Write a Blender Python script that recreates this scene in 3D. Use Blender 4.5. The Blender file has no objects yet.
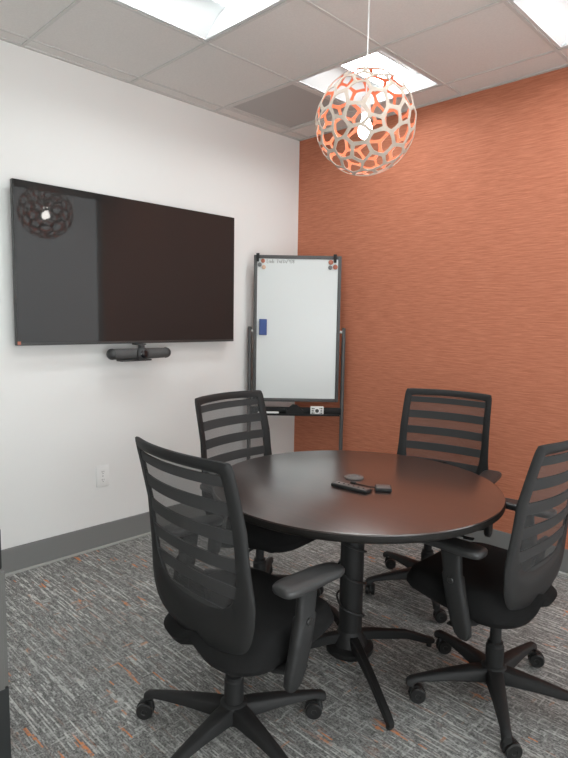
import bpy, bmesh, math, random
from mathutils import Vector, Matrix
random.seed(7)
S = bpy.context.scene
COL = S.collection
R = math.radians
H = 2.707            # ceiling height
G = 0.6096           # ceiling grid module
GA, GB = 0.1055, 0.2149
BB = 0.141           # baseboard height

# ------------------------------------------------------------------ materials
def new_mat(name):
    m = bpy.data.materials.new(name); m.use_nodes = True
    nt = m.node_tree; b = nt.nodes['Principled BSDF']
    return m, nt, b

def simple(name, col, rough=0.5, metal=0.0, spec=0.5, bump=0.0, bscale=200.0, var=0.0, vscale=8.0):
    m, nt, b = new_mat(name)
    b.inputs['Base Color'].default_value = (*col, 1)
    b.inputs['Roughness'].default_value = rough
    b.inputs['Metallic'].default_value = metal
    b.inputs['Specular IOR Level'].default_value = spec
    tc = nt.nodes.new('ShaderNodeTexCoord')
    if var:
        n = nt.nodes.new('ShaderNodeTexNoise'); n.inputs['Scale'].default_value = vscale
        n.inputs['Detail'].default_value = 3
        r = nt.nodes.new('ShaderNodeValToRGB')
        r.color_ramp.elements[0].position = .3; r.color_ramp.elements[1].position = .7
        r.color_ramp.elements[0].color = (*[c*(1-var) for c in col], 1)
        r.color_ramp.elements[1].color = (*[min(1, c*(1+var)) for c in col], 1)
        nt.links.new(tc.outputs['Object'], n.inputs['Vector'])
        nt.links.new(n.outputs['Fac'], r.inputs['Fac'])
        nt.links.new(r.outputs['Color'], b.inputs['Base Color'])
    if bump:
        n = nt.nodes.new('ShaderNodeTexNoise'); n.inputs['Scale'].default_value = bscale
        bp = nt.nodes.new('ShaderNodeBump'); bp.inputs['Strength'].default_value = bump
        bp.inputs['Distance'].default_value = 0.002
        nt.links.new(tc.outputs['Object'], n.inputs['Vector'])
        nt.links.new(n.outputs['Fac'], bp.inputs['Height'])
        nt.links.new(bp.outputs['Normal'], b.inputs['Normal'])
    return m

def emis(name, col, strength):
    m, nt, b = new_mat(name)
    b.inputs['Base Color'].default_value = (*col, 1)
    b.inputs['Emission Color'].default_value = (*col, 1)
    b.inputs['Emission Strength'].default_value = strength
    return m

def carpet_mat():
    m, nt, b = new_mat('carpet')
    N, L = nt.nodes, nt.links
    tc = N.new('ShaderNodeTexCoord')
    def noise(sc, scale=1.0, detail=2.0, loc=(0, 0, 0), rough=.6, snap=None):
        src = tc.outputs['Object']
        if snap:
            sn = N.new('ShaderNodeVectorMath'); sn.operation = 'SNAP'; sn.inputs[1].default_value = (*snap, 1)
            L.new(src, sn.inputs[0]); src = sn.outputs[0]
        mp = N.new('ShaderNodeMapping'); mp.inputs['Scale'].default_value = sc
        mp.inputs['Location'].default_value = loc
        n = N.new('ShaderNodeTexNoise'); n.inputs['Scale'].default_value = scale
        n.inputs['Detail'].default_value = detail; n.inputs['Roughness'].default_value = rough
        L.new(src, mp.inputs['Vector']); L.new(mp.outputs['Vector'], n.inputs['Vector'])
        return n.outputs['Fac']
    def ramp(f, a, bb, ca=(0, 0, 0, 1), cb=(1, 1, 1, 1)):
        r = N.new('ShaderNodeValToRGB'); r.color_ramp.elements[0].position = a; r.color_ramp.elements[1].position = bb
        r.color_ramp.elements[0].color = ca; r.color_ramp.elements[1].color = cb
        L.new(f, r.inputs['Fac']); return r.outputs['Color']
    def mul(a, c):
        x = N.new('ShaderNodeMath'); x.operation = 'MULTIPLY'; L.new(a, x.inputs[0])
        if isinstance(c, (int, float)): x.inputs[1].default_value = c
        else: L.new(c, x.inputs[1])
        return x.outputs[0]
    def mix(f, a, c):
        x = N.new('ShaderNodeMix'); x.data_type = 'RGBA'; L.new(f, x.inputs[0])
        for v, s in ((a, x.inputs[6]), (c, x.inputs[7])):
            if isinstance(v, tuple): s.default_value = v
            else: L.new(v, s)
        return x.outputs[2]
    base = ramp(noise((30, 60, 1), 1.0, 5, (0, 0, 0), .75, (.008, .005)), .3, .7, (.105, .105, .10, 1), (.33, .328, .315, 1))
    grain = ramp(noise((1, 1.5, 1), 120, 3, (0, 0, 0), .7), .34, .66, (.42, .42, .42, 1), (1.6, 1.6, 1.6, 1))
    mg = N.new('ShaderNodeMix'); mg.data_type = 'RGBA'; mg.blend_type = 'MULTIPLY'; mg.inputs[0].default_value = 1
    L.new(base, mg.inputs[6]); L.new(grain, mg.inputs[7]); base = mg.outputs[2]
    patch = ramp(noise((1.7, 3.4, 1), 1.0, 2, (3, 1, 0)), .36, .58, (.2, .2, .2, 1))
    patch2 = ramp(noise((3.2, 2.0, 1), 1.0, 2, (7, 5, 0)), .42, .60, (.1, .1, .1, 1))
    s1 = mul(ramp(noise((4.2, 92, 1), 1.0, 4, (5, 2, 0), .68, (.016, .0055)), .545, .585), patch)
    s2 = mul(ramp(noise((95, 7, 1), 1.0, 4, (1, 7, 0), .68, (.0055, .016)), .570, .625), patch2)
    s3 = mul(ramp(noise((9, 150, 1), 1.0, 3, (8, 4, 0), .7, (.009, .004)), .55, .60), .8)
    brk = ramp(noise((60, 60, 1), 1.0, 2, (2, 2, 0)), .36, .50, (.25, .25, .25, 1))
    c = mix(mul(s3, brk), base, (.47, .47, .45, 1))
    c = mix(mul(s2, brk), c, (.46, .46, .44, 1))
    c = mix(mul(s1, brk), c, (.62, .62, .595, 1))
    om = ramp(noise((2.4, 3.0, 1), 1.0, 1, (11, 3, 0)), .50, .57)
    o1 = mul(mul(ramp(noise((6, 40, 1), 1.0, 2, (2, 9, 0), .6, (.016, .0055)), .635, .66), om), brk)
    om2 = ramp(noise((3, 3, 1), 1.0, 1, (4, 13, 0)), .56, .62)
    o2 = mul(mul(ramp(noise((40, 7, 1), 1.0, 2, (6, 1, 0), .6, (.0055, .016)), .64, .68), om2), .6)
    om3 = ramp(noise((6, 60, 1), 1.0, 2, (21, 3, 0), .6), .60, .68)
    c = mix(mul(mul(om3, ramp(noise((1.2, 1.2, 1), 1.0, 1, (31, 3, 0)), .45, .6)), .35), c, (.5, .22, .13, 1))
    c = mix(o1, c, (.66, .26, .12, 1)); c = mix(o2, c, (.6, .28, .15, 1))
    L.new(c, b.inputs['Base Color'])
    b.inputs['Roughness'].default_value = 1; b.inputs['Specular IOR Level'].default_value = .1
    bp = N.new('ShaderNodeBump'); bp.inputs['Strength'].default_value = .6; bp.inputs['Distance'].default_value = .004
    L.new(noise((1, 1, 1), 260, 2), bp.inputs['Height']); L.new(bp.outputs['Normal'], b.inputs['Normal'])
    return m

def orange_mat():
    m, nt, b = new_mat('orange_wallcovering')
    N, L = nt.nodes, nt.links
    tc = N.new('ShaderNodeTexCoord')
    def noise(sc, detail, loc=(0, 0, 0)):
        mp = N.new('ShaderNodeMapping'); mp.inputs['Scale'].default_value = sc; mp.inputs['Location'].default_value = loc
        n = N.new('ShaderNodeTexNoise'); n.inputs['Scale'].default_value = 1; n.inputs['Detail'].default_value = detail
        n.inputs['Roughness'].default_value = .65
        n.inputs['Distortion'].default_value = .3
        L.new(tc.outputs['Object'], mp.inputs['Vector']); L.new(mp.outputs['Vector'], n.inputs['Vector']); return n.outputs['Fac']
    f = noise((9, 9, 130), 3)
    r = N.new('ShaderNodeValToRGB')
    r.color_ramp.elements[0].position = .32; r.color_ramp.elements[0].color = (.47, .155, .083, 1)
    r.color_ramp.elements[1].position = .72; r.color_ramp.elements[1].color = (.64, .245, .145, 1)
    L.new(f, r.inputs['Fac']); L.new(r.outputs['Color'], b.inputs['Base Color'])
    b.inputs['Roughness'].default_value = .7; b.inputs['Specular IOR Level'].default_value = .3
    bp = N.new('ShaderNodeBump'); bp.inputs['Strength'].default_value = .5; bp.inputs['Distance'].default_value = .003
    L.new(f, bp.inputs['Height']); L.new(bp.outputs['Normal'], b.inputs['Normal'])
    return m

def wood_mat():
    m, nt, b = new_mat('espresso_laminate')
    N, L = nt.nodes, nt.links
    tc = N.new('ShaderNodeTexCoord'); mp = N.new('ShaderNodeMapping'); mp.inputs['Scale'].default_value = (4, 60, 1)
    mp.inputs['Rotation'].default_value = (0, 0, R(40))
    n = N.new('ShaderNodeTexNoise'); n.inputs['Scale'].default_value = 1; n.inputs['Detail'].default_value = 4
    r = N.new('ShaderNodeValToRGB')
    r.color_ramp.elements[0].position = .3; r.color_ramp.elements[0].color = (.016, .007, .005, 1)
    r.color_ramp.elements[1].position = .75; r.color_ramp.elements[1].color = (.028, .013, .009, 1)
    L.new(tc.outputs['Object'], mp.inputs['Vector']); L.new(mp.outputs['Vector'], n.inputs['Vector'])
    L.new(n.outputs['Fac'], r.inputs['Fac']); L.new(r.outputs['Color'], b.inputs['Base Color'])
    b.inputs['Roughness'].default_value = .30; b.inputs['Specular IOR Level'].default_value = 1.0
    b.inputs['Coat Weight'].default_value = 1.0; b.inputs['Coat Roughness'].default_value = .24; b.inputs['Coat IOR'].default_value = 1.7
    return m

def mesh_fabric():
    m, nt, b = new_mat('sheer_mesh')
    N, L = nt.nodes, nt.links
    b.inputs['Base Color'].default_value = (.05, .05, .05, 1); b.inputs['Roughness'].default_value = .9
    t = N.new('ShaderNodeBsdfTransparent'); mx = N.new('ShaderNodeMixShader'); mx.inputs[0].default_value = .60
    L.new(t.outputs[0], mx.inputs[1]); L.new(b.outputs[0], mx.inputs[2])
    L.new(mx.outputs[0], N['Material Output'].inputs['Surface'])
    return m

M = dict(
    white_wall=simple('white_wall_paint', (.84, .84, .82), .75, bump=.15, bscale=350),
    orange=orange_mat(),
    ceil=simple('ceiling_tile', (.74, .72, .69), .95, spec=.2, bump=.3, bscale=420, var=.03, vscale=120),
    tbar=simple('ceiling_grid_white', (.62, .61, .585), .6),
    vent=simple('return_air_grey', (.46, .455, .44), .85, bump=.3, bscale=500),
    base=simple('grey_vinyl_base', (.215, .215, .210), .6),
    strip=simple('carpet_edge_strip', (.42, .42, .40), .8),
    carpet=carpet_mat(),
    plastic=simple('black_plastic', (.017, .0172, .0172), .55, spec=.28, bump=.15, bscale=600),
    padmat=simple('armrest_urethane', (.028, .028, .028), .42, spec=.5),
    fabric=simple('black_seat_fabric', (.010, .010, .010), .95, spec=.2, bump=.5, bscale=500),
    slat=simple('black_knit', (.030, .030, .030), .85, bump=.4, bscale=700),
    mesh=mesh_fabric(),
    wheel=simple('black_caster', (.014, .014, .014), .35),
    wood=wood_mat(),
    edge=simple('black_table_edge', (.007, .006, .005), .6, spec=.2),
    black_metal=simple('black_powder_coat', (.012, .012, .012), .55, spec=.3),
    cable=simple('black_cable', (.01, .01, .01), .5),
    screen=simple('black_glass_screen', (.0215, .0215, .0215), .035, spec=.45),
    bezel=simple('dark_grey_bezel', (.035, .035, .034), .4),
    camgrey=simple('grey_camera_fabric', (.085, .085, .084), .8, bump=.5, bscale=900),
    camdark=simple('dark_camera_body', (.04, .04, .041), .4),
    lensm=simple('camera_lens_glass', (.012, .012, .014), .08),
    board=simple('whiteboard_surface', (.70, .73, .72), .25),
    frame=simple('dark_grey_frame', (.075, .075, .074), .45),
    blue=simple('blue_eraser_felt', (.07, .115, .31), .9, bump=.4, bscale=500),
    red=simple('red_magnet', (.46, .15, .09), .4),
    tan=simple('tan_magnet', (.62, .42, .30), .5),
    greym=simple('grey_magnet', (.17, .17, .17), .35),
    ink=simple('faint_grey_ink', (.27, .28, .27), .8),
    whitep=simple('white_plastic', (.88, .88, .86), .4),
    slot=simple('dark_slot', (.06, .06, .055), .7),
    remote_top=simple('grey_remote_top', (.12, .105, .10), .35),
    ply=simple('pale_birch_ply', (.58, .49, .41), .6, var=.08, vscale=30),
    orange_in=simple('orange_painted_inside', (.80, .215, .10), .55),
    bulb=emis('lit_bulb', (1, .97, .92), 16),
    lens=emis('lit_troffer_lens', (.925, .98, 1.0), 11.8),
    refl=simple('troffer_reflector_white', (.66, .67, .665), .5),
    pane=emis('frosted_daylit_pane', (.93, .98, 1.0), .82),
    added_pane=emis('added_panel_glow', (.94, .98, 1.0), 3.7),  # glow of the panel added to fill the room with light
    cab=simple('grey_cabinet_metal', (.125, .122, .115), .5),
    cabdark=simple('black_cabinet_base', (.016, .018, .018), .6),
)

# ------------------------------------------------------------------ helpers
def obj(name, bm, mats, parent=None, smooth=35, loc=None, rot=None):
    if not isinstance(mats, (list, tuple)): mats = [mats]
    bmesh.ops.recalc_face_normals(bm, faces=bm.faces)
    me = bpy.data.meshes.new(name); bm.to_mesh(me); bm.free()
    for m in mats: me.materials.append(m)
    if smooth:
        me.polygons.foreach_set('use_smooth', [True]*len(me.polygons))
        me.set_sharp_from_angle(angle=R(smooth))
    o = bpy.data.objects.new(name, me); COL.objects.link(o)
    if parent: o.parent = parent
    if loc: o.location = loc
    if rot: o.rotation_euler = rot
    return o
def tag(o, label, cat, group=None):
    o['label'] = label; o['category'] = cat
    if group: o['group'] = group
    return o
def empty(name, loc, rz, label, cat, group=None):
    o = bpy.data.objects.new(name, None); o.empty_display_size = .1; COL.objects.link(o)
    o.location = loc; o.rotation_euler = (0, 0, rz)
    return tag(o, label, cat, group)
def structure(o):
    o['kind'] = 'structure'; return o

def box(bm, c, s, rot=None, bev=0.0, seg=2, mat=0):
    mtx = Matrix.Translation(c) @ (rot.to_4x4() if rot else Matrix()) @ Matrix.Diagonal((*s, 1))
    r = bmesh.ops.create_cube(bm, size=1, matrix=mtx)
    vs = r['verts']; fs = {f for v in vs for f in v.link_faces}
    for f in fs: f.material_index = mat
    if bev:
        es = list({e for v in vs for e in v.link_edges})
        rb = bmesh.ops.bevel(bm, geom=es, offset=bev, segments=seg, affect='EDGES', profile=.5)
        for f in rb['faces']: f.material_index = mat
def loft(bm, rings, cap=True, mat=0, closed=False):
    vr = [[bm.verts.new(p) for p in ring] for ring in rings]
    n = len(vr[0]); k = len(vr)
    for i in range(k if closed else k-1):
        a, b = vr[i], vr[(i+1) % k]
        for j in range(n):
            f = bm.faces.new((a[j], a[(j+1) % n], b[(j+1) % n], b[j])); f.material_index = mat
    if cap and not closed:
        f = bm.faces.new(vr[0]); f.material_index = mat
        f = bm.faces.new(list(reversed(vr[-1]))); f.material_index = mat
    return vr
def tube(bm, pts, rad, seg=10, mat=0, closed=False):
    pts = [Vector(p) for p in pts]; n = len(pts)
    if not isinstance(rad, (list, tuple)): rad = [rad]*n
    rings = []; up = None
    for i, p in enumerate(pts):
        if closed: t = (pts[(i+1) % n]-pts[i-1]).normalized()
        else: t = (pts[min(i+1, n-1)]-pts[max(i-1, 0)]).normalized()
        if up is None:
            up = Vector((0, 0, 1)) if abs(t.z) < .9 else Vector((1, 0, 0))
        s = t.cross(up).normalized(); up = s.cross(t).normalized()
        rings.append([p+rad[i]*(math.cos(2*math.pi*k/seg)*s+math.sin(2*math.pi*k/seg)*up) for k in range(seg)])
    loft(bm, rings, mat=mat, closed=closed)
def lathe(bm, prof, seg=32, mtx=None, mat=0):
    mtx = mtx or Matrix()
    rings = [[mtx @ Vector((max(r, 1e-4)*math.cos(2*math.pi*k/seg), max(r, 1e-4)*math.sin(2*math.pi*k/seg), z)) for k in range(seg)] for r, z in prof]
    loft(bm, rings, mat=mat)
def superell(a, b, n, N=40):
    out = []
    for k in range(N):
        t = 2*math.pi*k/N; c, s = math.cos(t), math.sin(t)
        out.append((a*math.copysign(abs(c)**(2/n), c), b*math.copysign(abs(s)**(2/n), s)))
    return out
def BM(): return bmesh.new()
def bx(name, c, s, mat, parent=None, bev=0.0, seg=2, rot=None, **k):
    bm = BM(); box(bm, c, s, rot, bev, seg); return obj(name, bm, mat, parent, **k)
def copy_thing(root):
    r = root.copy(); COL.objects.link(r)
    for ch in list(root.children):
        c = ch.copy(); COL.objects.link(c); c.parent = r
        for g in list(ch.children):
            d = g.copy(); COL.objects.link(d); d.parent = c
    return r
def relabel(o, label): o['label'] = label; return o

# ------------------------------------------------------------------ the room
XR, XA, YA, YF = 3.2, 4.4, -1.9, -4.3
structure(bx('floor', (XA/2, YF/2, -.05), (XA+.3, -YF+.3, .1), M['carpet'], smooth=0))
structure(bx('wall_left', (-.06, YF/2, H/2), (.12, -YF+.24, H), M['white_wall'], smooth=0))
structure(bx('wall_back', (XR/2, .06, H/2), (XR+.24, .12, H), M['orange'], smooth=0))
structure(bx('wall_front', (XA/2, YF-.06, H/2), (XA+.24, .12, H), M['white_wall'], smooth=0))
bm = BM()   # unseen far right wall, holding a glowing panel added to light the room
V0, V1, VZ0, VZ1 = YF+.10, YA-.10, .08, 1.75
box(bm, (XA+.06, V0-.11, H/2), (.12, .22+.0, H)); box(bm, (XA+.06, V1+.11, H/2), (.12, .22, H))
box(bm, (XA+.06, (V0+V1)/2, VZ0/2), (.12, V1-V0, VZ0)); box(bm, (XA+.06, (V0+V1)/2, (VZ1+H)/2), (.12, V1-V0, H-VZ1))
structure(obj('wall_far_right', bm, M['white_wall'], smooth=0))
structure(bx('added_light_panel', (XA+.06, (V0+V1)/2, (VZ0+VZ1)/2), (.02, V1-V0, VZ1-VZ0), M['added_pane'], smooth=0))  # added glowing panel, lights the room from out of view
structure(bx('wall_return', ((XR+XA)/2+.06, YA+.06, H/2), (XA-XR, .12, H), M['white_wall'], smooth=0))
# right wall with a tall frosted window in it
W0, W1, WZ0, WZ1 = -1.45, -.012, .06, 2.70
bm = BM()
box(bm, (XR+.06, W0/2+YA/2, H/2), (.12, W0-YA, H)); box(bm, (XR+.06, W1/2, H/2), (.12, -W1, H))
box(bm, (XR+.06, (W0+W1)/2, WZ0/2), (.12, W1-W0, WZ0)); box(bm, (XR+.06, (W0+W1)/2, (WZ1+H)/2), (.12, W1-W0, H-WZ1))
structure(obj('wall_right', bm, M['white_wall'], smooth=0))
win = structure(bx('window_1', (XR+.06, (W0+W1)/2, (WZ0+WZ1)/2), (.02, W1-W0, WZ1-WZ0), M['pane'], smooth=0))
bm = BM()
for y in (W0+.02, W1-.02): box(bm, (XR+.05, y, (WZ0+WZ1)/2), (.06, .04, WZ1-WZ0))
for z in (WZ0+.02, WZ1-.02): box(bm, (XR+.05, (W0+W1)/2, z), (.06, W1-W0, .04))
obj('window_frame', bm, M['white_wall'], win, smooth=0)

def baseboard(name, c, s): structure(bx(name, c, s, M['base'], bev=.004, smooth=0))
baseboard('baseboard_left', (.006, YF/2, BB/2), (.012, -YF, BB))
baseboard('baseboard_back', (XR/2+.006, -.006, BB/2), (XR-.012, .012, BB))
baseboard('baseboard_front', (XA/2, YF+.006, BB/2), (XA, .012, BB))
structure(bx('trim_1', (.022, YF/2, .006), (.02, -YF, .012), M['strip'], bev=.004, smooth=0))
structure(bx('trim_2', (XR/2+.016, -.022, .006), (XR-.032, .02, .012), M['strip'], bev=.004, smooth=0))

# ceiling: panels in a lay-in grid
xs = [-.1]+[GA+i*G for i in range(8) if GA+i*G < XA]+[XA+.1]
ys = [.1]+[-(GB+j*G) for j in range(8) if GB+j*G < -YF]+[YF-.1]
TROF = [(1, 0), (1, 2), (3, 0), (3, 2), (3, 4)]  # last cell is an added light, unseen, to brighten the walls
VENT = (0, 0)
holes = {(i+1, j+1) for i, j in TROF+[VENT]}
bm = BM()
for i in range(len(xs)-1):
    for j in range(len(ys)-1):
        if (i, j) in holes: continue
        x0, x1, y1, y0 = xs[i], xs[i+1], ys[j], ys[j+1]
        box(bm, ((x0+x1)/2, (y0+y1)/2, H+.012), (x1-x0, y1-y0, .016))
structure(obj('ceiling', bm, M['ceil'], smooth=0))
bm = BM()
for x in xs[1:-1]: box(bm, (x, YF/2, H+.003), (.015, -YF, .008))
for y in ys[1:-1]: box(bm, (XA/2, y, H+.0025), (XA, .015, .008))
box(bm, (.010, YF/2, H+.002), (.022, -YF, .008)); box(bm, (XR/2, -.010, H+.002), (XR, .022, .008))
structure(obj('trim_3', bm, M['tbar'], smooth=0))
structure(bx('wall_plenum', (XA/2, YF/2, H+.35), (XA+.3, -YF+.3, .04), M['white_wall'], smooth=0)).name = 'ceiling_slab'

# the recessed lights
def make_troffer():
    t = empty('ceiling_light', (0, 0, 0), 0, '', 'ceiling light', 'recessed square ceiling lights')
    h = G/2-.011
    bm = BM()   # frame: flange and end walls
    for s in (-1, 1):
        box(bm, (s*(h-.008), 0, .004), (.016, 2*h, .006)); box(bm, (0, s*(h-.008), .004), (2*h-.03, .016, .006))
        box(bm, (0, s*(h-.014), .065), (2*h-.02, .004, .122))
    box(bm, (0, 0, .128), (2*h, 2*h, .006))
    obj('frame', bm, M['refl'], t, smooth=0)
    for s in (-1, 1):
        bm = BM(); n = 10; ring = []
        prof = []
        for k in range(n+1):
            u = k/n; x = (h-.016)*(1-u)+.122*u; z = .004+.092*math.sin(u*math.pi/2)
            prof.append((s*x, z))
        poly = prof+[(x, z+.004) for x, z in reversed(prof)]
        loft(bm, [[Vector((x, y, z)) for x, z in poly] for y in (-(h-.017), h-.017)])
        obj('reflector', bm, M['refl'], t)
    bm = BM(); poly = [(-.121, .110), (-.121, .098), (.121, .098), (.121, .110)]
    loft(bm, [[Vector((x, y, z)) for x, z in poly] for y in (-(h-.02), h-.02)])
    obj('lens', bm, M['lens'], t)
    return t
tl = ['square recessed ceiling light directly behind the orange pendant lamp',
      'square recessed ceiling light at the top edge above the television',
      'square recessed ceiling light at the top right corner above the orange wall',
      'square recessed ceiling light overhead just right of the camera',
      'added square ceiling light, out of view, that brightens the room']
tr0 = make_troffer()
for k, (i, j) in enumerate(TROF):
    o = tr0 if k == 0 else copy_thing(tr0)
    o.location = (GA+(i+.5)*G, -(GB+(j+.5)*G), H); relabel(o, tl[k])

# grey return panel in the ceiling corner
v = empty('ceiling_vent', (GA+.5*G, -(GB+.5*G), H), 0, 'darker grey square panel set in the ceiling near the corner', 'vent')
bx('panel', (0, 0, .012), (G-.05, G-.05, .006), M['vent'], v, smooth=0)
bm = BM()
for s in (-1, 1):
    box(bm, (s*(G/2-.021), 0, .008), (.024, G-.02, .012)); box(bm, (0, s*(G/2-.021), .008), (G-.066, .024, .012))
obj('panel_frame', bm, M['tbar'], v, smooth=0)

# wall outlet
o = empty('wall_outlet', (.0003, -1.647, .431), 0, 'white electrical outlet plate low on the white wall', 'outlet')
bx('cover_plate', (.0035, 0, 0), (.007, .080, .126), M['whitep'], o, bev=.003)
for s in (-1, 1):
    bm = BM(); r = [(.0065, y, z+s*.024) for y, z in superell(.017, .0165, 3, 24)]
    loft(bm, [[Vector(p) for p in r], [Vector((.0085, p[1], p[2])) for p in r]])
    rc = obj('receptacle', bm, M['whitep'], o)
    bm = BM()
    for dy, h in ((-.006, .009), (.006, .007)): box(bm, (.0087, dy, s*.024+.003), (.001, .0022, h))
    lathe(bm, [(.0025, -.0005), (.0025, .0005)], 10, Matrix.Translation((.0087, 0, s*.024-.008)) @ Matrix.Rotation(R(90), 4, 'Y'))
    obj('slot', bm, M['slot'], rc)
bm = BM(); lathe(bm, [(.003, -.001), (.003, .001)], 10, Matrix.Translation((.0065, 0, 0)) @ Matrix.Rotation(R(90), 4, 'Y'))
obj('screw', bm, M['frame'], o)

# ------------------------------------------------------------------ television
TY0, TY1, TZ0, TZ1, TX = -2.140, -.706, 1.213, 2.040, .082
cy, cz = (TY0+TY1)/2, (TZ0+TZ1)/2; tw, th = TY1-TY0, TZ1-TZ0
t = empty('television', (0, cy, cz), 0, 'large black flat television mounted on the white wall', 'television')
bx('body', (TX-.022, 0, 0), (.032, tw, th), M['bezel'], t, bev=.004)
bx('screen', (TX-.003, 0, .006), (.007, tw-.006, th-.018), M['screen'], t, smooth=0)
bx('bottom_bezel', (TX-.003, 0, -th/2+.008), (.009, tw-.004, .014), M['bezel'], t, bev=.002)
bm = BM(); box(bm, (TX-.05, 0, .02), (.03, .9, .45), bev=.01); obj('rear_housing', bm, M['bezel'], t)
bm = BM(); box(bm, (.018, 0, .0), (.034, .6, .30), bev=.003); obj('wall_mount', bm, M['black_metal'], t)
bx('indicator_sticker', (TX+.0015, -tw/2+.008, -th/2+.014), (.0015, .016, .016), M['red'], t, smooth=0)

# conference camera under the television
c = empty('conference_camera', (.115, -1.446, 1.155), 0, 'long grey conference camera bar hanging under the television', 'camera')
def capsule(bm, L, ry, rz, N=16, taper=.85):
    rings = []
    for k in range(15):
        u = -1+2*k/14; y = u*L/2
        e = min(1, (1-abs(u))*L/2/rz); s = math.sqrt(max(.02, 1-(1-e)**2))
        bow = -.020*u*u
        rings.append([Vector((bow+ry*s*math.cos(2*math.pi*q/N), y, rz*s*math.sin(2*math.pi*q/N))) for q in range(N)])
    loft(bm, rings)
bm = BM(); capsule(bm, .41, .036, .031); obj('speaker_grille', bm, M['camgrey'], c)
for s in (-1, 1):
    bm = BM(); rings = []
    for k in range(5):
        a = k/4; y = s*(.178+.030*a); q = math.sqrt(1-(a*.93)**2)
        rings.append([Vector((-.018+.038*q*math.cos(2*math.pi*w/16), y, .033*q*math.sin(2*math.pi*w/16))) for w in range(16)])
    loft(bm, rings); obj('end_cap', bm, M['camdark'], c)
ry = Matrix.Translation((.018, -.012, 0)) @ Matrix.Rotation(R(90), 4, 'Y')
bm = BM(); lathe(bm, [(.036, 0), (.040, .012), (.039, .020), (.034, .028), (.027, .031)], 28, ry); ho = obj('lens_housing', bm, M['camdark'], c)
bm = BM(); lathe(bm, [(.024, .029), (.023, .033), (.014, .037), (.0, .038)], 24, ry); obj('lens', bm, M['lensm'], ho)
bm = BM(); box(bm, (-.02, .012, .038), (.03, .030, .026), bev=.003); box(bm, (-.045, .012, .053), (.06, .06, .0075), bev=.001); obj('bracket', bm, M['camdark'], c)
bx('base_plate', (-.005, -.045, -.037), (.06, .20, .010), M['camdark'], c, bev=.003)

# ------------------------------------------------------------------ whiteboard on its stand
OFF = .42
n2 = Vector((1, -1, 0))/math.sqrt(2); e2 = Vector((1, 1, 0))/math.sqrt(2)
wb = empty('whiteboard', tuple(OFF*n2), R(45), 'tall narrow whiteboard on a black mobile stand across the corner', 'whiteboard')
B0, B1, Z0, Z1 = -.315, .296, .785, 1.812
bc, bw = (B0+B1)/2, B1-B0
# local axes: x along the board, -y towards the room
bx('board', (bc, 0, (Z0+Z1)/2), (bw-.03, .012, Z1-Z0-.03), M['board'], wb, smooth=0)
bm = BM(); F = .024
for x in (B0+F/2, B1-F/2): box(bm, (x, 0, (Z0+Z1)/2), (F, .026, Z1-Z0), bev=.003)
for z in (Z0+F/2, Z1-F/2): box(bm, (bc, 0, z), (bw-2*F, .024, F), bev=.003)
obj('board_frame', bm, M['frame'], wb)
for s, x in ((-1, -.340), (1, .326)):
    bm = BM(); tube(bm, [(x, .01, .05), (x, .01, 1.305), (x, .01, 1.315)], [.0135, .0135, .010], 12); obj('upright', bm, M['frame'], wb)
    bm = BM(); lathe(bm, [(.010, 0), (.010, .014), (.006, .016), (.006, .03)], 12, Matrix.Translation((x-s*.012, .01, 1.285)) @ Matrix.Rotation(R(-90*s), 4, 'Y')); obj('pivot_knob', bm, M['whitep'], wb)
    bm = BM(); tube(bm, [(x, -.25, .062), (x, .022, .062)], .016, 12); ft = obj('foot', bm, M['black_metal'], wb)
    for y in (-.235, -.005):
        bm = BM(); tube(bm, [(x, y, .07), (x, y, .045)], .007, 8)
        lathe(bm, [(.010, -.012), (.025, -.012), (.025, .012), (.010, .012)], 18, Matrix.Translation((x, y, .025)) @ Matrix.Rotation(R(90), 4, 'Y'))
        obj('caster', bm, M['wheel'], ft)
bm = BM(); box(bm, (-.006, .01, .717), (.66, .022, .05), bev=.003); box(bm, (-.006, -.03, .694), (.62, .06, .006), bev=.001); box(bm, (-.006, -.058, .698), (.62, .005, .014), bev=.001)
obj('tray', bm, M['black_metal'], wb)
for x in (-.288, .250):
    bm = BM(); box(bm, (x, -.004, Z1-.006), (.022, .036, .034), bev=.002); box(bm, (x, -.017, Z1-.032), (.018, .012, .030), bev=.002)
    obj('flipchart_hook', bm, M['black_metal'], wb)
def on_board(x, y, z): return OFF*n2+x*e2-y*n2+Vector((0, 0, z))
def wplace(name, label, cat, x, z, y=-.006, group=None):
    return empty(name, tuple(on_board(x, y-.0004, z+.0004)), R(45), label, cat, group)
# faint handwriting, drawn as thin ink strokes on the board
strokes = [
    [(0, 1.1), (0, 0), (.35, 0)],                                                        # l
    [(.9, .6), (.6, .6), (.55, .1), (.9, .1), (.92, .7), (.95, 0)],                       # a
    [(1.5, .6), (1.2, .5), (1.2, .05), (1.5, .1), (1.52, 1.1), (1.55, 0)],                # d
    [(1.85, .65), (1.87, 0)], [(1.86, .95), (1.88, 1.0)],                                 # i
    [(2.7, .9), (3.1, 1.0), (2.85, 0)], [(3.35, .1), (3.6, .9), (3.8, .05)], [(3.45, .4), (3.75, .4)],
    [(3.95, -.05), (4.2, 1.0)],
    [(4.4, .9), (4.75, 1.0), (4.5, 0)], [(4.9, .1), (5.15, .8), (5.35, .1)], [(5.45, -.05), (5.7, 1.05)],
    [(5.95, 1.1), (5.97, .85)], [(6.45, .9), (6.15, .95), (6.15, .55), (6.45, .6), (6.47, .95), (6.45, 0)],
    [(6.7, .95), (7.05, .95), (6.85, 0)],
    [(7.6, .85), (7.3, .95), (7.35, .55), (7.6, .35), (7.4, 0), (7.2, .25), (7.6, .75)],
]
bm = BM(); sc = .025
for st in strokes:
    tube(bm, [(-.224+px*sc, -.0062, 1.757+pz*sc) for px, pz in st], .0021, 5)
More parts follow.
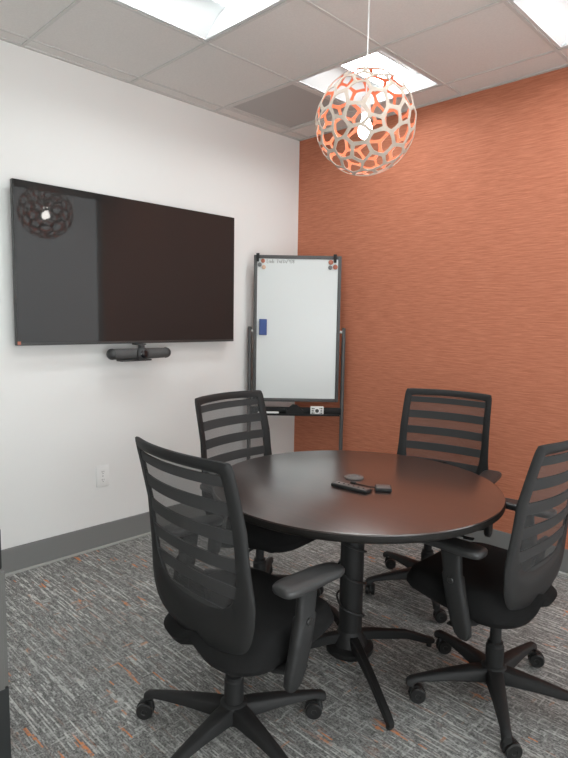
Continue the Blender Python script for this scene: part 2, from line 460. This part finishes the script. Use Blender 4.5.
ink = obj('handwriting', bm, M['ink'], wb, smooth=0); ink['label'] = 'faint grey handwritten line at the top of the board'
# magnets
def magnet(x, z, r, mat, label):
    o = wplace('magnet', label, 'magnet', x, z, -.006, 'round magnets on the whiteboard')
    rm = Matrix.Rotation(R(90), 4, 'X')
    bm = BM(); lathe(bm, [(r, 0), (r, .006), (r*.85, .009)], 18, rm); bd = obj('magnet_body', bm, mat, o)
    bm = BM(); lathe(bm, [(r*.75, .0085), (r*.55, .0115), (0, .012)], 18, rm); obj('cap', bm, mat, o)
magnet(-.252, 1.771, .0145, M['red'], 'red round magnet at the top left of the whiteboard')
magnet(-.2745, 1.745, .0145, M['greym'], 'dark grey round magnet under the left hook of the whiteboard')
magnet(-.246, 1.728, .0145, M['tan'], 'tan round magnet lowest in the top left cluster of magnets')
magnet(.2205, 1.768, .017, M['red'], 'brown red magnet at the top of the right cluster on the whiteboard')
magnet(.2525, 1.736, .017, M['red'], 'red magnet close to the right frame of the whiteboard')
magnet(.2175, 1.732, .015, M['greym'], 'grey magnet lowest in the right cluster on the whiteboard')
# eraser
o = wplace('whiteboard_eraser', 'blue felt eraser stuck to the left side of the whiteboard', 'eraser', -.246, 1.312, -.006)
bx('felt', (0, -.008, 0), (.054, .016, .112), M['blue'], o, bev=.003)
bx('handle', (0, -.022, 0), (.050, .014, .106), M['blue'], o, bev=.005)
# tray items
o = wplace('marker', 'white whiteboard marker lying in the tray beside the black caddy', 'marker', -.200, .7065, -.032)
bm = BM(); rr = Matrix.Rotation(R(90), 4, 'Y')
lathe(bm, [(.006, -.075), (.0085, -.070), (.0085, .030)], 14, rr); obj('barrel', bm, M['whitep'], o)
bm = BM(); lathe(bm, [(.0085, .030), (.009, .033), (.008, .072), (.005, .075)], 14, rr); obj('cap', bm, M['whitep'], o)
o = wplace('marker_caddy', 'black wedge shaped caddy on the whiteboard tray under the board', 'caddy', -.014, .697, -.024)
bm = BM()
poly = [(-.062, 0), (-.062, .030), (-.020, .066), (.020, .066), (.062, .030), (.062, 0)]
loft(bm, [[Vector((x, y, z)) for x, z in poly] for y in (-.028, .012)]); bmesh.ops.bevel(bm, geom=bm.edges[:], offset=.002, segments=2, affect='EDGES')
obj('caddy_body', bm, M['black_metal'], o); bx('top_lip', (0, -.008, .067), (.034, .030, .006), M['black_metal'], o, bev=.002)
o = wplace('label_box', 'small white box with dark symbols standing in the whiteboard tray', 'box', .145, .697, -.03)
bx('carton', (0, 0, .029), (.092, .04, .058), M['whitep'], o, bev=.001)
bm = BM()
lathe(bm, [(.006, 0), (.013, 0), (.013, .001), (.006, .001)], 18, Matrix.Translation((0, -.0203, .03)) @ Matrix.Rotation(R(90), 4, 'X'))
for s in (-1, 1):
    for z in (.014, .030, .046): box(bm, (s*.031, -.0204, z), (.014, .001, .008))
    box(bm, (s*.018, -.0204, .046), (.004, .001, .006)); box(bm, (s*.018, -.0204, .014), (.004, .001, .006))
obj('printed_symbols', bm, M['slot'], o, smooth=0)

# ------------------------------------------------------------------ table
TC = (1.737, -1.490); TR_, TH = .560, .735
tb = empty('round_table', (*TC, 0), 0, 'round dark brown meeting table on a black pedestal', 'table')
bm = BM(); lathe(bm, [(0, TH-.003), (TR_-.010, TH-.003), (TR_-.004, TH-.0005), (0, TH)], 128)
bm.free(); bm = BM(); lathe(bm, [(0, TH-.006), (TR_-.004, TH-.006), (TR_-.004, TH-.001), (TR_-.007, TH), (0, TH)], 128); obj('tabletop', bm, M['wood'], tb)
bm = BM(); lathe(bm, [(0, TH-.032), (TR_-.012, TH-.032), (TR_-.002, TH-.026), (TR_, TH-.016), (TR_-.003, TH-.006), (0, TH-.006)], 128); obj('edge_band', bm, M['edge'], tb)
bm = BM(); lathe(bm, [(.15, .685), (.16, .690), (.16, .7025), (0, .7025)], 40); obj('top_plate', bm, M['black_metal'], tb)
bm = BM(); lathe(bm, [(.047, .07), (.047, .69)], 32); obj('column', bm, M['black_metal'], tb)
bm = BM(); lathe(bm, [(.0, .040), (.092, .040), (.096, .046), (.096, .062), (.07, .074), (.055, .11), (.047, .128)], 40); obj('hub', bm, M['black_metal'], tb)
for a, L in ((-33, .435), (60, .385), (146, .42), (237, .40)):
    d = Vector((math.cos(R(a)), math.sin(R(a)), 0)); s = Vector((-d.y, d.x, 0)); rings = []
    for r, w, zb, zt in ((.035, .019, .078, .118), (.10, .017, .074, .112), (.25, .014, .052, .086), (L-.03, .0125, .014, .044), (L-.006, .011, .012, .036), (L, .008, .015, .031)):
        q = d*r; b_ = .004
        rings.append([q+s*x+Vector((0, 0, z)) for x, z in ((-w, zb+b_), (-w+b_, zb), (w-b_, zb), (w, zb+b_), (w, zt-b_), (w-b_, zt), (-w+b_, zt), (-w, zt-b_))])
    bm = BM(); loft(bm, rings); lg = obj('leg', bm, M['black_metal'], tb)
    bm = BM(); lathe(bm, [(.011, 0), (.012, .004), (.011, .016)], 14, Matrix.Translation(d*(L-.022))); obj('glide', bm, M['wheel'], lg)
# cable spiralled around the column
pts = []
for k in range(121):
    u = k/120; a = R(200)+u*2*math.pi*4.0; r = .053+.006*math.sin(9*u*6.28)**2
    pts.append((r*math.cos(a), r*math.sin(a), .66-.53*u))
bm = BM(); tube(bm, pts, .0045, 8)
tag(obj('cable', bm, M['cable'], loc=(*TC, 0)), 'black cable wound in a spiral around the table column', 'cable')

# items on the table
def flatbox(bm, L, W, z0, z1, bev): box(bm, (0, 0, (z0+z1)/2), (L, W, z1-z0), bev=bev)
o = empty('remote_control', (1.785, -1.574, TH+.0003), R(4), 'long black remote bar lying on the round table', 'remote')
bm = BM(); flatbox(bm, .158, .042, 0, .012, .003); obj('case', bm, M['plastic'], o)
bm = BM(); flatbox(bm, .146, .032, .0115, .0135, .0008); kp = obj('keypad', bm, M['remote_top'], o)
for k in range(6):
    bm = BM(); lathe(bm, [(.004, .013), (.0035, .0148), (0, .015)], 12, Matrix.Translation((-.055+.022*k, 0, 0))); obj('button', bm, M['plastic'], kp)
o = empty('coaster', (1.699, -1.443, TH+.0003), 0, 'flat round grey coaster behind the remote on the table', 'coaster')
bm = BM(); lathe(bm, [(.038, 0), (.040, .002), (.038, .006), (.0, .006)], 36); obj('disc', bm, M['remote_top'], o)
for r in (.014, .027):
    bm = BM(); tube(bm, [(r*math.cos(k*math.pi/16), r*math.sin(k*math.pi/16), .006) for k in range(32)], .0016, 6, closed=True); obj('ridge', bm, M['greym'], o)
o = empty('dongle', (1.876, -1.494, TH+.0003), R(38), 'small square black adapter with grey top on the right of the table items', 'adapter')
bm = BM(); flatbox(bm, .060, .058, 0, .013, .003); obj('case', bm, M['plastic'], o)
bm = BM(); flatbox(bm, .052, .050, .0125, .0145, .0008); obj('top_plate', bm, M['remote_top'], o)
bm = BM(); tube(bm, [(-.03, .0, .008), (-.05, .012, .006), (-.075, .035, .004), (-.105, .055, .004)], .0028, 8); obj('cord', bm, M['cable'], o)
bm = BM(); box(bm, (-.112, .060, .005), (.022, .012, .008), Matrix.Rotation(R(-30), 3, 'Z'), .002); obj('plug', bm, M['plastic'], o)

# ------------------------------------------------------------------ chairs
def prof_y(z):
    t = [(.30, -.142), (.40, -.150), (.50, -.157), (.60, -.172), (.70, -.193), (.80, -.213), (.90, -.236), (1.02, -.266)]
    for (a, ya), (b, yb) in zip(t, t[1:]):
        if z <= b: return ya+(yb-ya)*(max(z, a)-a)/(b-a)
    return t[-1][1]
def surf(x, z, off=0.0):
    k = .010+.030*min(1, max(0, (z-.5)/.3))
    return Vector((x, prof_y(z)+k*(x/.23)**2+off, z))
def smooth_poly(pts, per):
    out = []; P = [Vector(p) for p in pts]
    for i in range(len(P)-1):
        p0 = P[max(i-1, 0)]; p1 = P[i]; p2 = P[i+1]; p3 = P[min(i+2, len(P)-1)]
        for k in range(per):
            t = k/per
            out.append(.5*((2*p1)+(p2-p0)*t+(2*p0-5*p1+4*p2-p3)*t*t+(3*p1-p0-3*p2+p3)*t**3))
    out.append(P[-1]); return out
OUT = [(0, 1.003), (.11, 1.002), (.211, 1.0), (.229, .990), (.234, .94), (.238, .80), (.242, .68), (.250, .60), (.250, .55), (.238, .485), (.198, .432), (.10, .402), (0, .392)]
INN = [(0, .968), (.10, .967), (.188, .964), (.197, .952), (.199, .92), (.200, .80), (.200, .72), (.194, .64), (.176, .588), (.146, .556), (.100, .540), (.045, .532), (0, .530)]
def make_chair():
    t = empty('office_chair', (0, 0, 0), 0, '', 'chair', 'mesh office chairs around the table')
    # back frame with lower shell
    o_ = smooth_poly([(x, z) for x, z in OUT], 4); i_ = smooth_poly([(x, z) for x, z in INN], 4)
    outl = [(p.x, p.y) for p in o_]+[(-p.x, p.y) for p in reversed(o_[1:-1])]
    innl = [(p.x, p.y) for p in i_]+[(-p.x, p.y) for p in reversed(i_[1:-1])]
    bm = BM(); n = len(outl)
    loops = []
    def lp(f, off): return [surf(a[0]*(1-f)+b[0]*f, a[1]*(1-f)+b[1]*f, off) for a, b in zip(outl, innl)]
    for f, off in ((0, .0), (.05, .006), (.3, .009), (.6, .009), (.95, .006), (1, 0.0), (.95, -.006), (.6, -.009), (.3, -.009), (.05, -.006)):
        loops.append(lp(f, off))
    loft(bm, loops, closed=True)
    obj('back_frame', bm, M['plastic'], t, smooth=50)
    # mesh panel: thin sheer fabric with thicker knitted bands
    def wid(z):
        best = .02
        for a, b in zip(i_, i_[1:]):
            z0, z1 = sorted((a.y, b.y))
            if z0 <= z <= z1 and z1 > z0:
                u = (z-a.y)/(b.y-a.y); best = max(best, a.x+(b.x-a.x)*u)
        return best+.004
    bands = []; z = .963
    bands.append((.958, .966, 0))
    z = .958
    edges = [(.958, .928, 1)]
    z = .928
    for k in range(6):
        edges.append((z, z-.044, 0)); z -= .044
        edges.append((z, z-.040, 1)); z -= .040
    bm = BM(); NX = 14
    def strip(z1, z0, off, mat):
        rows = []
        for q in range(3):
            zz = z1+(z0-z1)*q/2; w = wid(min(max(zz, .533), .962))
            rows.append([bm.verts.new(surf(-w+2*w*c/NX, zz, off)) for c in range(NX+1)])
        for a, b in zip(rows, rows[1:]):
            for c in range(NX):
                f = bm.faces.new((a[c], a[c+1], b[c+1], b[c])); f.material_index = mat
        return rows
    strip(.967, .958, 0, 0)
    for z1, z0, k in edges:
        z0 = max(z0, .531)
        if z1 <= .533: continue
        if k == 0: strip(z1, z0, 0, 0)
        else:
            fr = strip(z1, z0, .0035, 1); bk = strip(z1, z0, -.0035, 1)
            for r in (0, 2):
                for c in range(NX): bm.faces.new((fr[r][c], fr[r][c+1], bk[r][c+1], bk[r][c])).material_index = 1
    obj('back_mesh', bm, [M['mesh'], M['slat']], t, smooth=40)
    # lumbar support: stalk and cross pad behind the sitter
    bm = BM(); rings = []
    for zz, w in ((.45, .055), (.52, .046), (.56, .040), (.60, .036), (.63, .030)):
        rings.append([surf(-w, zz, .020), surf(w, zz, .020), surf(w, zz, .008), surf(-w, zz, .008)])
    loft(bm, rings)
    obj('lumbar_support', bm, M['plastic'], t)
    # seat cushion
    bm = BM(); rings = []
    for z, ins, e in ((.338, .075, .10), (.343, .040, .12), (.356, .012, .13), (.376, 0, .12), (.396, .003, .02), (.420, .002, -.12), (.444, .016, -.14), (.454, .042, -.14), (.460, .09, -.1), (.461, .15, 0)):
        ring = []
        for x, y in superell(.245-ins, .222-ins, 3.6, 72):
            dz = -.030*max(0, (y-.08)/.17)**2+.012*(x/.24)**2*(1 if z > .43 else 0)
            if y < -.05 and z < .40: dz += .035*math.exp(-(x/.045)**2)*((-y-.05)/.18)
            if z < .41: dz += .030*min(1, max(0, (y+.12)/.24))
            if y < 0: y *= 1+e
            ring.append(Vector((x, y+.066, z+dz)))
        rings.append(ring)
    loft(bm, rings); obj('seat', bm, M['fabric'], t, smooth=60)
    bm = BM(); rings = []
    for z, ins in ((.334, .075), (.338, .060), (.352, .050), (.372, .045)):
        rings.append([Vector((x, y+.03, z)) for x, y in superell(.215-ins, .175-ins, 3.2, 48)])
    loft(bm, rings); obj('seat_pan', bm, M['plastic'], t, smooth=50)
    # back carrier behind the seat
    bm = BM(); rings = []
    for y, z, w, h in ((.05, .325, .040, .016), (-.08, .325, .042, .016), (-.115, .345, .042, .018), (-.135, .395, .040, .018), (-.145, .45, .036, .010)):
        rings.append([Vector((x*w, y+(0 if y > -.1 else .012*q), z+q*h*(1 if y > -.16 else .4))) for x, q in ((-1, -.6), (-.8, -1), (.8, -1), (1, -.6), (1, .6), (.8, 1), (-.8, 1), (-1, .6))])
    loft(bm, rings); obj('back_bracket', bm, M['plastic'], t, smooth=50)
    bm = BM(); box(bm, (0, .02, .325), (.15, .22, .055), bev=.014, seg=3); obj('mechanism', bm, M['plastic'], t)
    for s, y in ((1, .05), (-1, .02)):
        bm = BM(); tube(bm, [(s*.06, y, .325), (s*.15, y+.01, .325), (s*.20, y+.02, .318)], [.006, .006, .006], 8)
        box(bm, (s*.215, y+.022, .318), (.05, .028, .008), bev=.003); obj('lever', bm, M['plastic'], t)
    # arms
    for s in (-1, 1):
        bm = BM(); rings = []
        for z, ins in ((.614, .010), (.617, .003), (.623, 0), (.634, 0), (.639, .003), (.642, .009), (.643, .024)):
            ring = []
            for x, y in superell(.043-ins, .129-ins, 4.2, 44):
                ring.append(Vector((s*.288+x*(1-.10*(y/.13)), y+.035, z-.006*(max(0, y)/.13)**2)))
            rings.append(ring)
        loft(bm, rings); pad = obj('armrest_pad', bm, M['padmat'], t, smooth=50)
        bm = BM(); rings = []
        for z, y, wy, wx, x in ((.616, .026, .040, .016, .286), (.590, .022, .036, .015, .287), (.530, .014, .034, .016, .288), (.525, .012, .038, .020, .289), (.44, -.006, .037, .020, .290), (.37, -.024, .035, .019, .289), (.335, -.033, .029, .017, .288), (.320, -.036, .016, .012, .288)):
            rings.append([Vector((s*x+a, y+b, z)) for a, b in superell(wx, wy, 3.2, 20)])
        loft(bm, rings)
        rings = []
        for x, z in ((.28, .372), (.22, .350), (.12, .338), (.05, .335)):
            rings.append([Vector((s*x, -.018+b, z+a)) for a, b in superell(.012, .030, 3, 16)])
        loft(bm, rings)
        post = obj('armrest_post', bm, M['plastic'], t, smooth=50)
        bm = BM(); lathe(bm, [(.012, 0), (.012, .006), (.009, .009), (0, .0095)], 16, Matrix.Translation((s*.305, .010, .515)) @ Matrix.Rotation(R(90*s), 4, 'Y')); obj('release_button', bm, M['wheel'], post)
    return t
BR = .305
def add_base(t, ang, swiv, off):
    """five-star base turned to its own angle (radians, chair-local)"""
    bm = BM()
    lathe(bm, [(.030, .062), (.046, .066), (.050, .085), (.048, .118), (.038, .128), (0, .129)], 30)
    for k in range(5):
        a = ang+k*2*math.pi/5; d = Vector((math.cos(a), math.sin(a), 0)); s = Vector((-d.y, d.x, 0)); rings = []
        for r, w, zb, zt in ((.02, .033, .070, .122), (.08, .029, .074, .121), (.16, .024, .078, .114), (.24, .020, .078, .104), (BR-.018, .0175, .076, .097), (BR+.010, .0165, .058, .092), (BR+.022, .012, .060, .084)):
            b_ = .006; q = d*r
            rings.append([q+s*x+Vector((0, 0, z)) for x, z in ((-w, zb+b_), (-w+b_, zb), (w-b_, zb), (w, zb+b_), (w*.9, zt-b_), (w*.9-b_, zt), (-w*.9+b_, zt), (-w*.9, zt-b_))])
        loft(bm, rings)
    sb = obj('star_base', bm, M['plastic'], t, smooth=45, loc=off)
    bm = BM(); lathe(bm, [(.032, .10), (.032, .20), (.028, .205), (.028, .215), (.020, .218), (.020, .31)], 24)
    obj('gas_column', bm, M['plastic'], t, loc=off)
    for k in range(5):
        a = ang+k*2*math.pi/5; d = Vector((math.cos(a), math.sin(a), 0))*BR
        o = caster_proto.copy() if caster_proto.parent else caster_proto
        if o is not caster_proto: COL.objects.link(o)
        o.parent = sb; o.location = (d.x, d.y, 0); o.rotation_euler = (0, 0, swiv[k])
def make_caster():
    bm = BM(); rx = Matrix.Rotation(R(90), 4, 'Y')
    for s in (-1, 1):
        lathe(bm, [(.006, -.007), (.027, -.008), (.0283, -.004), (.0283, .005), (.025, .009), (.010, .0085), (.008, .006)], 24, Matrix.Translation((s*.0145, -.019, .0285)) @ (rx if s > 0 else Matrix.Rotation(R(-90), 4, 'Y')), mat=0)
    tube(bm, [(-.014, -.019, .0285), (.014, -.019, .0285)], .006, 10)
    # hood and stem
    rings = []
    for k in range(9):
        a = R(-20+k*25); rings.append([Vector((x, -.019+rr*math.cos(a), .0285+rr*math.sin(a))) for x, rr in ((-.006, .010), (.006, .010), (.006, .0305), (-.006, .0305))])
    loft(bm, rings, mat=1); tube(bm, [(0, .004, .030), (0, 0, .048), (0, 0, .062)], [.010, .010, .007], 12, mat=1)
    return obj('caster', bm, [M['wheel'], M['plastic']])
caster_proto = make_caster()
chair0 = make_chair()
# hub position, facing direction (deg, world), base angle (deg, world), label
# seat position, facing (deg), hub position, angle of the star base (deg), label, caster swivels
CH = [
    ((1.746, -2.109), 89.5, (1.744, -2.114), 64, 'black mesh office chair seen from behind in the left foreground of the table', (-45, 20, -45, 300, 330)),
    ((1.150, -1.432), 5.0, (1.135, -1.430), 54, 'black mesh office chair facing us between the television wall and the table', (10, 60, 120, 200, 300)),
    ((1.616, -.690), -78.0, (1.643, -.737), -51, 'black mesh office chair facing us with its back to the orange wall', (303, 280, 325, 300, 20)),
    ((2.220, -1.254), 178.5, (2.254, -1.300), 14, 'black mesh office chair cut off by the right edge, right of the table', (60, 30, 47, 40, 55)),
]
roots = [chair0]+[copy_thing(chair0) for _ in CH[1:]]
for root, ((x, y), f, hub, ba, lab, sw) in zip(roots, CH):
    root.location = (x, y, 0); root.rotation_euler = (0, 0, R(f-90)); relabel(root, lab)
    off = Matrix.Rotation(-R(f-90), 3, 'Z') @ Vector((hub[0]-x, hub[1]-y, 0))
    add_base(root, R(ba-(f-90)), [R(s) for s in sw], off)

# ------------------------------------------------------------------ pendant lamp
PC = Vector((1.611, -1.322, 2.165)); PR = .203
pd = empty('pendant_lamp', tuple(PC), 0, 'spherical lattice pendant lamp with pale outside and orange inside', 'pendant lamp')
def lattice():
    phi = (1+5**.5)/2
    vs = [Vector(v).normalized() for a in (-1, 1) for b in (-phi, phi) for v in ((0, a, b), (a, b, 0), (b, 0, a))]
    el = min((vs[0]-v).length for v in vs[1:]); pts = []
    F = 3
    for i in range(12):
        for j in range(i+1, 12):
            if (vs[i]-vs[j]).length > el*1.1: continue
            for k in range(j+1, 12):
                if (vs[i]-vs[k]).length > el*1.1 or (vs[j]-vs[k]).length > el*1.1: continue
                for a in range(F+1):
                    for b in range(F+1-a):
                        p = (vs[i]*a+vs[j]*b+vs[k]*(F-a-b)).normalized()
                        if all((p-q).length > .02 for q in pts): pts.append(p)
    return pts
rng = random.Random(11)
seeds = lattice()
rotm = Matrix.Rotation(.5, 3, 'X') @ Matrix.Rotation(.9, 3, 'Z')
seeds = [(rotm @ p+Vector((rng.uniform(-1, 1), rng.uniform(-1, 1), rng.uniform(-1, 1)))*.115).normalized() for p in seeds]
hb = BM()
for p in seeds: hb.verts.new(p)
bmesh.ops.convex_hull(hb, input=hb.verts[:]); hb.verts.ensure_lookup_table()
bmesh.ops.triangulate(hb, faces=hb.faces[:])
cent = {f: sum((v.co for v in f.verts), Vector()).normalized() for f in hb.faces}
bm = BM(); cache = {}
def vert(p, key=None):
    return bm.verts.new(p*PR)
fv = {f: bm.verts.new(c*PR) for f, c in cent.items()}
mids = {}
for v in hb.verts:
    ctr = v.co.normalized()
    fs = list(v.link_faces)
    if len(fs) < 3: continue
    ax = ctr.orthogonal().normalized(); ay = ctr.cross(ax)
    fs.sort(key=lambda f: math.atan2((cent[f]-ctr).dot(ay), (cent[f]-ctr).dot(ax)))
    m = len(fs); outer = []; inner = []
    gap = .030+rng.uniform(-.004, .006)
    for q in range(m):
        a, b = fs[q], fs[(q+1) % m]
        key = frozenset((a, b))
        if key not in mids: mids[key] = bm.verts.new((cent[a]+cent[b]).normalized()*PR)
        for idx, (vv, dirp) in enumerate(((fv[a], cent[a]), (mids[key], (cent[a]+cent[b]).normalized()))):
            dist = (dirp-ctr).length
            g = gap*(1.45 if idx == 0 else 1.0)
            outer.append(vv); inner.append(bm.verts.new((dirp+(ctr-dirp)*min(.6, g/dist)).normalized()*PR))
    k = len(outer)
    for q in range(k):
        bm.faces.new((outer[q], outer[(q+1) % k], inner[(q+1) % k], inner[q]))
hb.free()
bmesh.ops.remove_doubles(bm, verts=bm.verts[:], dist=1e-5)
bmesh.ops.recalc_face_normals(bm, faces=bm.faces)
# give the ply a real thickness: pale outside and rim, orange inside
src = [(list(f.verts)) for f in bm.faces]
innerv = {v: bm.verts.new(v.co*(1-.003/PR)) for v in bm.verts[:]}
bedges = [e for e in bm.edges if len(e.link_faces) == 1]
for vs_ in src:
    f = bm.faces.new([innerv[v] for v in reversed(vs_)]); f.material_index = 1
for e in bedges:
    a, b = e.verts; bm.faces.new((a, b, innerv[b], innerv[a]))
obj('lamp_shade', bm, [M['ply'], M['orange_in']], pd, smooth=40)
bm = BM(); tube(bm, [(0, 0, .10), (0, 0, H-PC.z-.025)], .0030, 8); obj('cord', bm, M['whitep'], pd)
bm = BM(); lathe(bm, [(0, H-PC.z-.03), (.045, H-PC.z-.03), (.055, H-PC.z-.02), (.055, H-PC.z-.003), (0, H-PC.z-.003)], 28); obj('ceiling_rose', bm, M['whitep'], pd)
bm = BM(); lathe(bm, [(.004, .11), (.018, .10), (.020, .05), (.018, .035), (0, .035)], 20); obj('socket', bm, M['whitep'], pd)
bm = BM(); lathe(bm, [(.013, .035), (.014, .02), (.026, -.012), (.030, -.030), (.026, -.048), (.012, -.060), (0, -.062)], 24); obj('bulb', bm, M['bulb'], pd)

# ------------------------------------------------------------------ cabinet at the left edge
cb = empty('storage_cabinet', (1.10, -2.930, 0), 0, 'grey low cabinet with black base cut off by the left edge', 'cabinet')
bx('body', (0, 0, .427), (.50, .49, .37), M['cab'], cb, bev=.002, smooth=0)
bx('plinth', (0, .006, .121), (.497, .50, .242), M['cabdark'], cb, bev=.002, smooth=0)
bx('cushion', (-.004, .008, .677), (.488, .49, .13), M['cabdark'], cb, bev=.008)
bx('drawer_front', (0, .2505, .427), (.494, .012, .36), M['cab'], cb, bev=.002, smooth=0)
bm = BM(); tube(bm, [(-.07, .25, .54), (-.07, .275, .54), (.07, .275, .54), (.07, .25, .54)], .005, 8); obj('drawer_handle', bm, M['frame'], cb)

# ------------------------------------------------------------------ world, camera, colour
w = bpy.data.worlds.new('World'); S.world = w; w.use_nodes = True
w.node_tree.nodes['Background'].inputs[0].default_value = (1, 1, 1, 1)
w.node_tree.nodes['Background'].inputs[1].default_value = .05
cam = bpy.data.cameras.new('camera'); co = bpy.data.objects.new('camera', cam); COL.objects.link(co)
cam.sensor_fit = 'VERTICAL'; cam.sensor_height = 36; cam.lens = 574.549/758*36; cam.clip_start = .02
yaw, pitch, roll = .7757, -.1041, .0166
fw = Vector((-math.sin(yaw)*math.cos(pitch), math.cos(yaw)*math.cos(pitch), math.sin(pitch)))
r = Vector((math.cos(yaw), math.sin(yaw), 0)); u = r.cross(fw)
r2 = math.cos(roll)*r+math.sin(roll)*u; u2 = -math.sin(roll)*r+math.cos(roll)*u
mt = Matrix((r2, u2, -fw)).transposed().to_4x4(); mt.translation = (3.0841, -3.2705, 1.3711)
co.matrix_world = mt
S.camera = co
vs = S.view_settings
S.display_settings.display_device = 'sRGB'
vs.view_transform = 'Standard'; vs.look = 'None'; vs.gamma = 1; vs.use_curve_mapping = False
vs.exposure = 0.56
